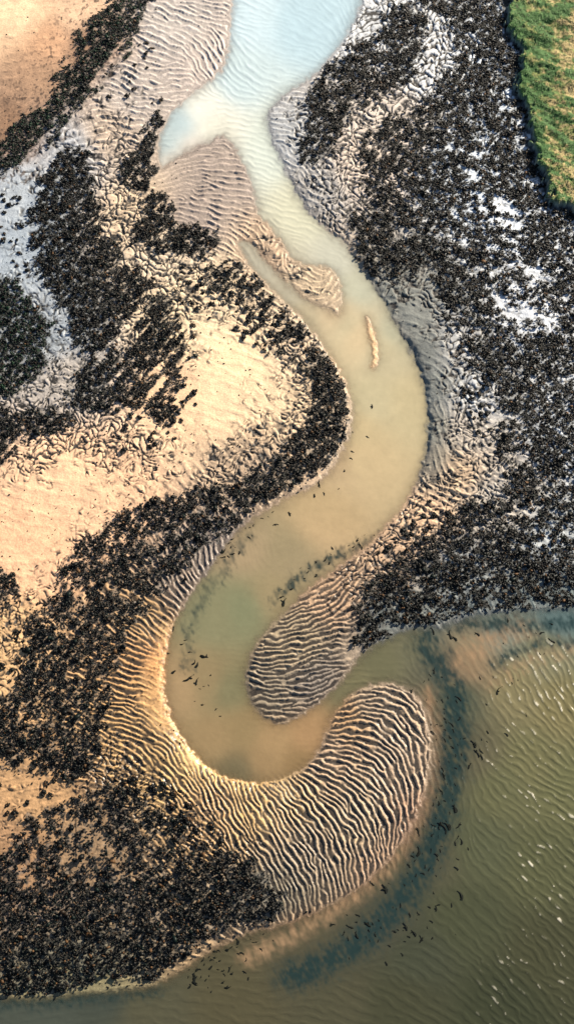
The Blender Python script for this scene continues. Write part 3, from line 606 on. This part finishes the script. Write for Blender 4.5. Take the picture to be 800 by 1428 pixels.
SZ = [
 ([(606,945),(622,985),(618,1050),(622,1110),(606,1170),(580,1225)], 13, 90, 'black weed scrap in the teal shallows curving round the lower rippled lobe', 'weed round the lower lobe'),
 ([(560,1230),(520,1275),(470,1310),(560,1310),(600,1270)], 15, 40, 'black weed scrap in dim teal water at the foot of the lower lobe', 'weed at the foot of the lobe'),
 ([(400,1270),(360,1300),(300,1330),(260,1360),(330,1350)], 14, 42, 'black weed scrap on the drowned tan bank beside the lower left scrub bed', 'weed beside the lower left bed'),
 ([(640,1150),(655,1180),(640,1230),(580,1330)], 14, 14, 'black weed scrap drifting on the olive sea right of the teal band', 'weed drifting on the sea'),
 ([(255,870),(250,900),(275,950),(290,980)], 13, 20, 'black weed scrap near the left shore of the great bend', 'weed in the great bend'),
 ([(300,790),(330,755),(370,725),(400,705)], 7, 20, 'black weed scrap along the left shore above the great bend', 'weed above the great bend'),
 ([(385,842),(410,810),(450,785),(500,760),(530,742)], 6, 26, 'black weed scrap along the teal shelf above the upper rippled lobe', 'weed above the upper lobe'),
 ([(480,635),(500,650),(450,680),(430,690),(520,580)], 10, 10, 'black weed scrap in khaki water off the left bank mid picture', 'weed off the left bank'),
 ([(600,880),(660,870),(720,880),(780,900),(700,960),(660,985)], 14, 26, 'black weed scrap on the pale drowned bank below the right scrub bed', 'weed below the right bed'),
 ([(640,1010),(650,1080),(690,1010)], 9, 12, 'black weed scrap between the teal band and the wave streaks', 'weed beside the wave streaks'),
]
nsc = 0; occ2 = []; SCI = []
A_SC = [(606,945,'off the tip of the lower lobe'),(625,985,'right of the lower lobe top'),(612,1020,'on the tan rim right of the lobe'),(632,1040,'in the teal band right of the lobe'),(612,1080,'off the lobe\'s right flank'),(632,1100,'in the teal band off the lobe flank'),(606,1140,'on the lobe\'s lower right rim'),(625,1150,'in the teal band at lower right'),(585,1195,'where the lobe curves under'),(610,1200,'in the teal bend below the lobe'),(575,1240,'in dim teal water below the lobe'),
 (530,1260,'on the tan bank under the lobe'),(500,1300,'in dim teal water at the bottom'),(540,1310,'at the bottom of the teal band'),(460,1310,'on the tan tail of the bank'),(400,1275,'at the right tip of the black bed'),(375,1310,'under the tip of the black bed'),(320,1320,'below the lower left black bed'),(280,1350,'in shallows under the lower left bed'),(640,1170,'on the olive sea'),(620,1270,'on the dark olive sea'),(590,1330,'on the dark sea near the bottom'),
 (255,875,'at the upper left of the bend'),(255,920,'by the left shore of the bend'),(280,970,'inside the great bend'),(310,780,'along the shore entering the bend'),(340,750,'by the left bank above the bend'),(385,715,'by the left bank mid picture'),(395,835,'beside the upper lobe shoulder'),(430,800,'on the teal shelf above the lobe'),(470,775,'on the teal shelf mid river'),(520,745,'at the head of the teal shelf'),(495,640,'in khaki water off the left bank'),(450,680,'in khaki water by the inner bank'),
 (610,880,'below the right scrub bed'),(660,870,'in pale shallows under the right bed'),(720,880,'on the drowned bank near the right edge'),(770,900,'by the first wave streaks'),(710,940,'on tan shallows among wave streaks'),(665,975,'on tan shallows right of the teal band'),(650,1040,'right of the teal band'),(670,1060,'beside the wave streaks')]
for zi, (line, wd, cnt, lab, grp) in enumerate(SZ):
    r = np.random.default_rng(600+zi); got = 0; t_r = 0
    while got < cnt and t_r < 4000:
        t_r += 1; u, v = band_pts(line, wd, 1, r)
        if samp(COV, u, v)[0] > .3 or samp(dWs, u, v)[0] < 2.5 or any((u[0]-a)**2+(v[0]-b)**2 < 22 for a, b in occ2): continue
        occ2.append((u[0], v[0])); x, y = unproject(u[0], v[0])
        o = link('seaweed_scrap', SC[r.integers(14)], None, label=lab, category='seaweed', group=grp)
        s = float(np.clip(r.lognormal(-.55, .45), .28, 1.4))*(1.25 if zi in (1,2) and r.random() < .3 else 1); o.location = (float(x), float(y), .03); o.rotation_euler = (0,0,(r.normal(1.9, .6) if u[0] > 480 and v[0] > 860 else r.normal(.7, .8))); o.scale = (s, s*r.uniform(.6,1), s); got += 1
        look = ('tiny ' if s < .45 else 'small ' if s < .75 else 'large ') + o.data['form'] + ' black weed scrap'
        SCI.append((o, u[0], v[0], look, place(u[0], v[0], A_SC)))
    nsc += got
settle(SCI)
print('scraps', nsc)
# the countless finer bits of weed and pebbles strewn on the sand: one mass
r = np.random.default_rng(700); n = 60000
u = r.uniform(-40, 840, n); v = r.uniform(-40, 1440, n)
dd = samp(dWs, u, v); c_ = samp(COV, u, v); fld = samp(noise(28, 20, 1.5, 701), u, v)
p = .03+.07*np.clip(fld, 0, 2) + .5*np.exp(-np.abs(samp(dS, u, v)+2)/10) + .25*(samp(CRK, u, v) > .5)
kp = (dd < -3) & (c_ < .3) & (samp(dG, u, v) < -3) & (r.random(n) < p) & (samp(RIP, u, v) < .75)
x, y = unproject(u[kp], v[kp]); rad = r.uniform(.10, .3, kp.sum()); C = np.stack([x, y, ground_z(x, y)+rad*.3], 1)
V, F, Tn = blobs(C, rad, tints(len(rad), r), r, .4, .6)
link('strewn_weed_debris', raw_mesh('debris', V, F, [('tint','FLOAT_COLOR',Tn)]), ms, kind='stuff', label='fine dark weed crumbs and pebbles strewn over the bare sand', category='debris')

# ---------------------------------------------------------------- turf on the grassy bank
mgz, t, N, B = mat('turf'); a = attr(N, 'tint'); t.links.new(a.outputs['Color'], B.inputs['Base Color']); B.inputs['Roughness'].default_value = .7
r = np.random.default_rng(800); n = 95000
u = r.uniform(695, 970, n); v = r.uniform(-150, 345, n); dg = samp(dG, u, v); kp = dg > .5
u, v, dg = u[kp], v[kp], dg[kp]; n = len(u)
x, y = unproject(u, v); zz = ground_z(x, y); ci = np.clip(np.searchsorted(au, u), 1, len(au)-1); cj = np.clip(np.searchsorted(av, v), 1, len(av)-1)
tc = gc[cj, ci]*r.uniform(.65, 1.25, (n,1))
a = r.uniform(0, 2*math.pi, (n,3)) ; a = a[:,:1]+np.array([0,2.09,4.19])+r.uniform(-.4,.4,(n,3)); rr = r.uniform(.12,.34,(n,3))
base = np.stack([x[:,None]+np.cos(a)*rr, y[:,None]+np.sin(a)*rr, np.repeat(zz[:,None]-.05,3,1)], -1)
tip = np.stack([x+r.uniform(-.2,.2,n), y+r.uniform(-.2,.2,n), zz+r.uniform(.08,.26,n)], -1)[:,None]
V = np.concatenate([base, tip], 1).reshape(-1,3); k = np.arange(n)[:,None,None]*4
F = (np.array([(0,1,3),(1,2,3),(2,0,3)])[None]+k).reshape(-1,3)
link('grass', raw_mesh('grass', V, F, [('tint','FLOAT_COLOR',np.repeat(tc,4,0))]), mgz, kind='stuff', label='short bright green and straw coloured turf on the raised bank', category='grass')
print('done', round(time.time()-T0,1))
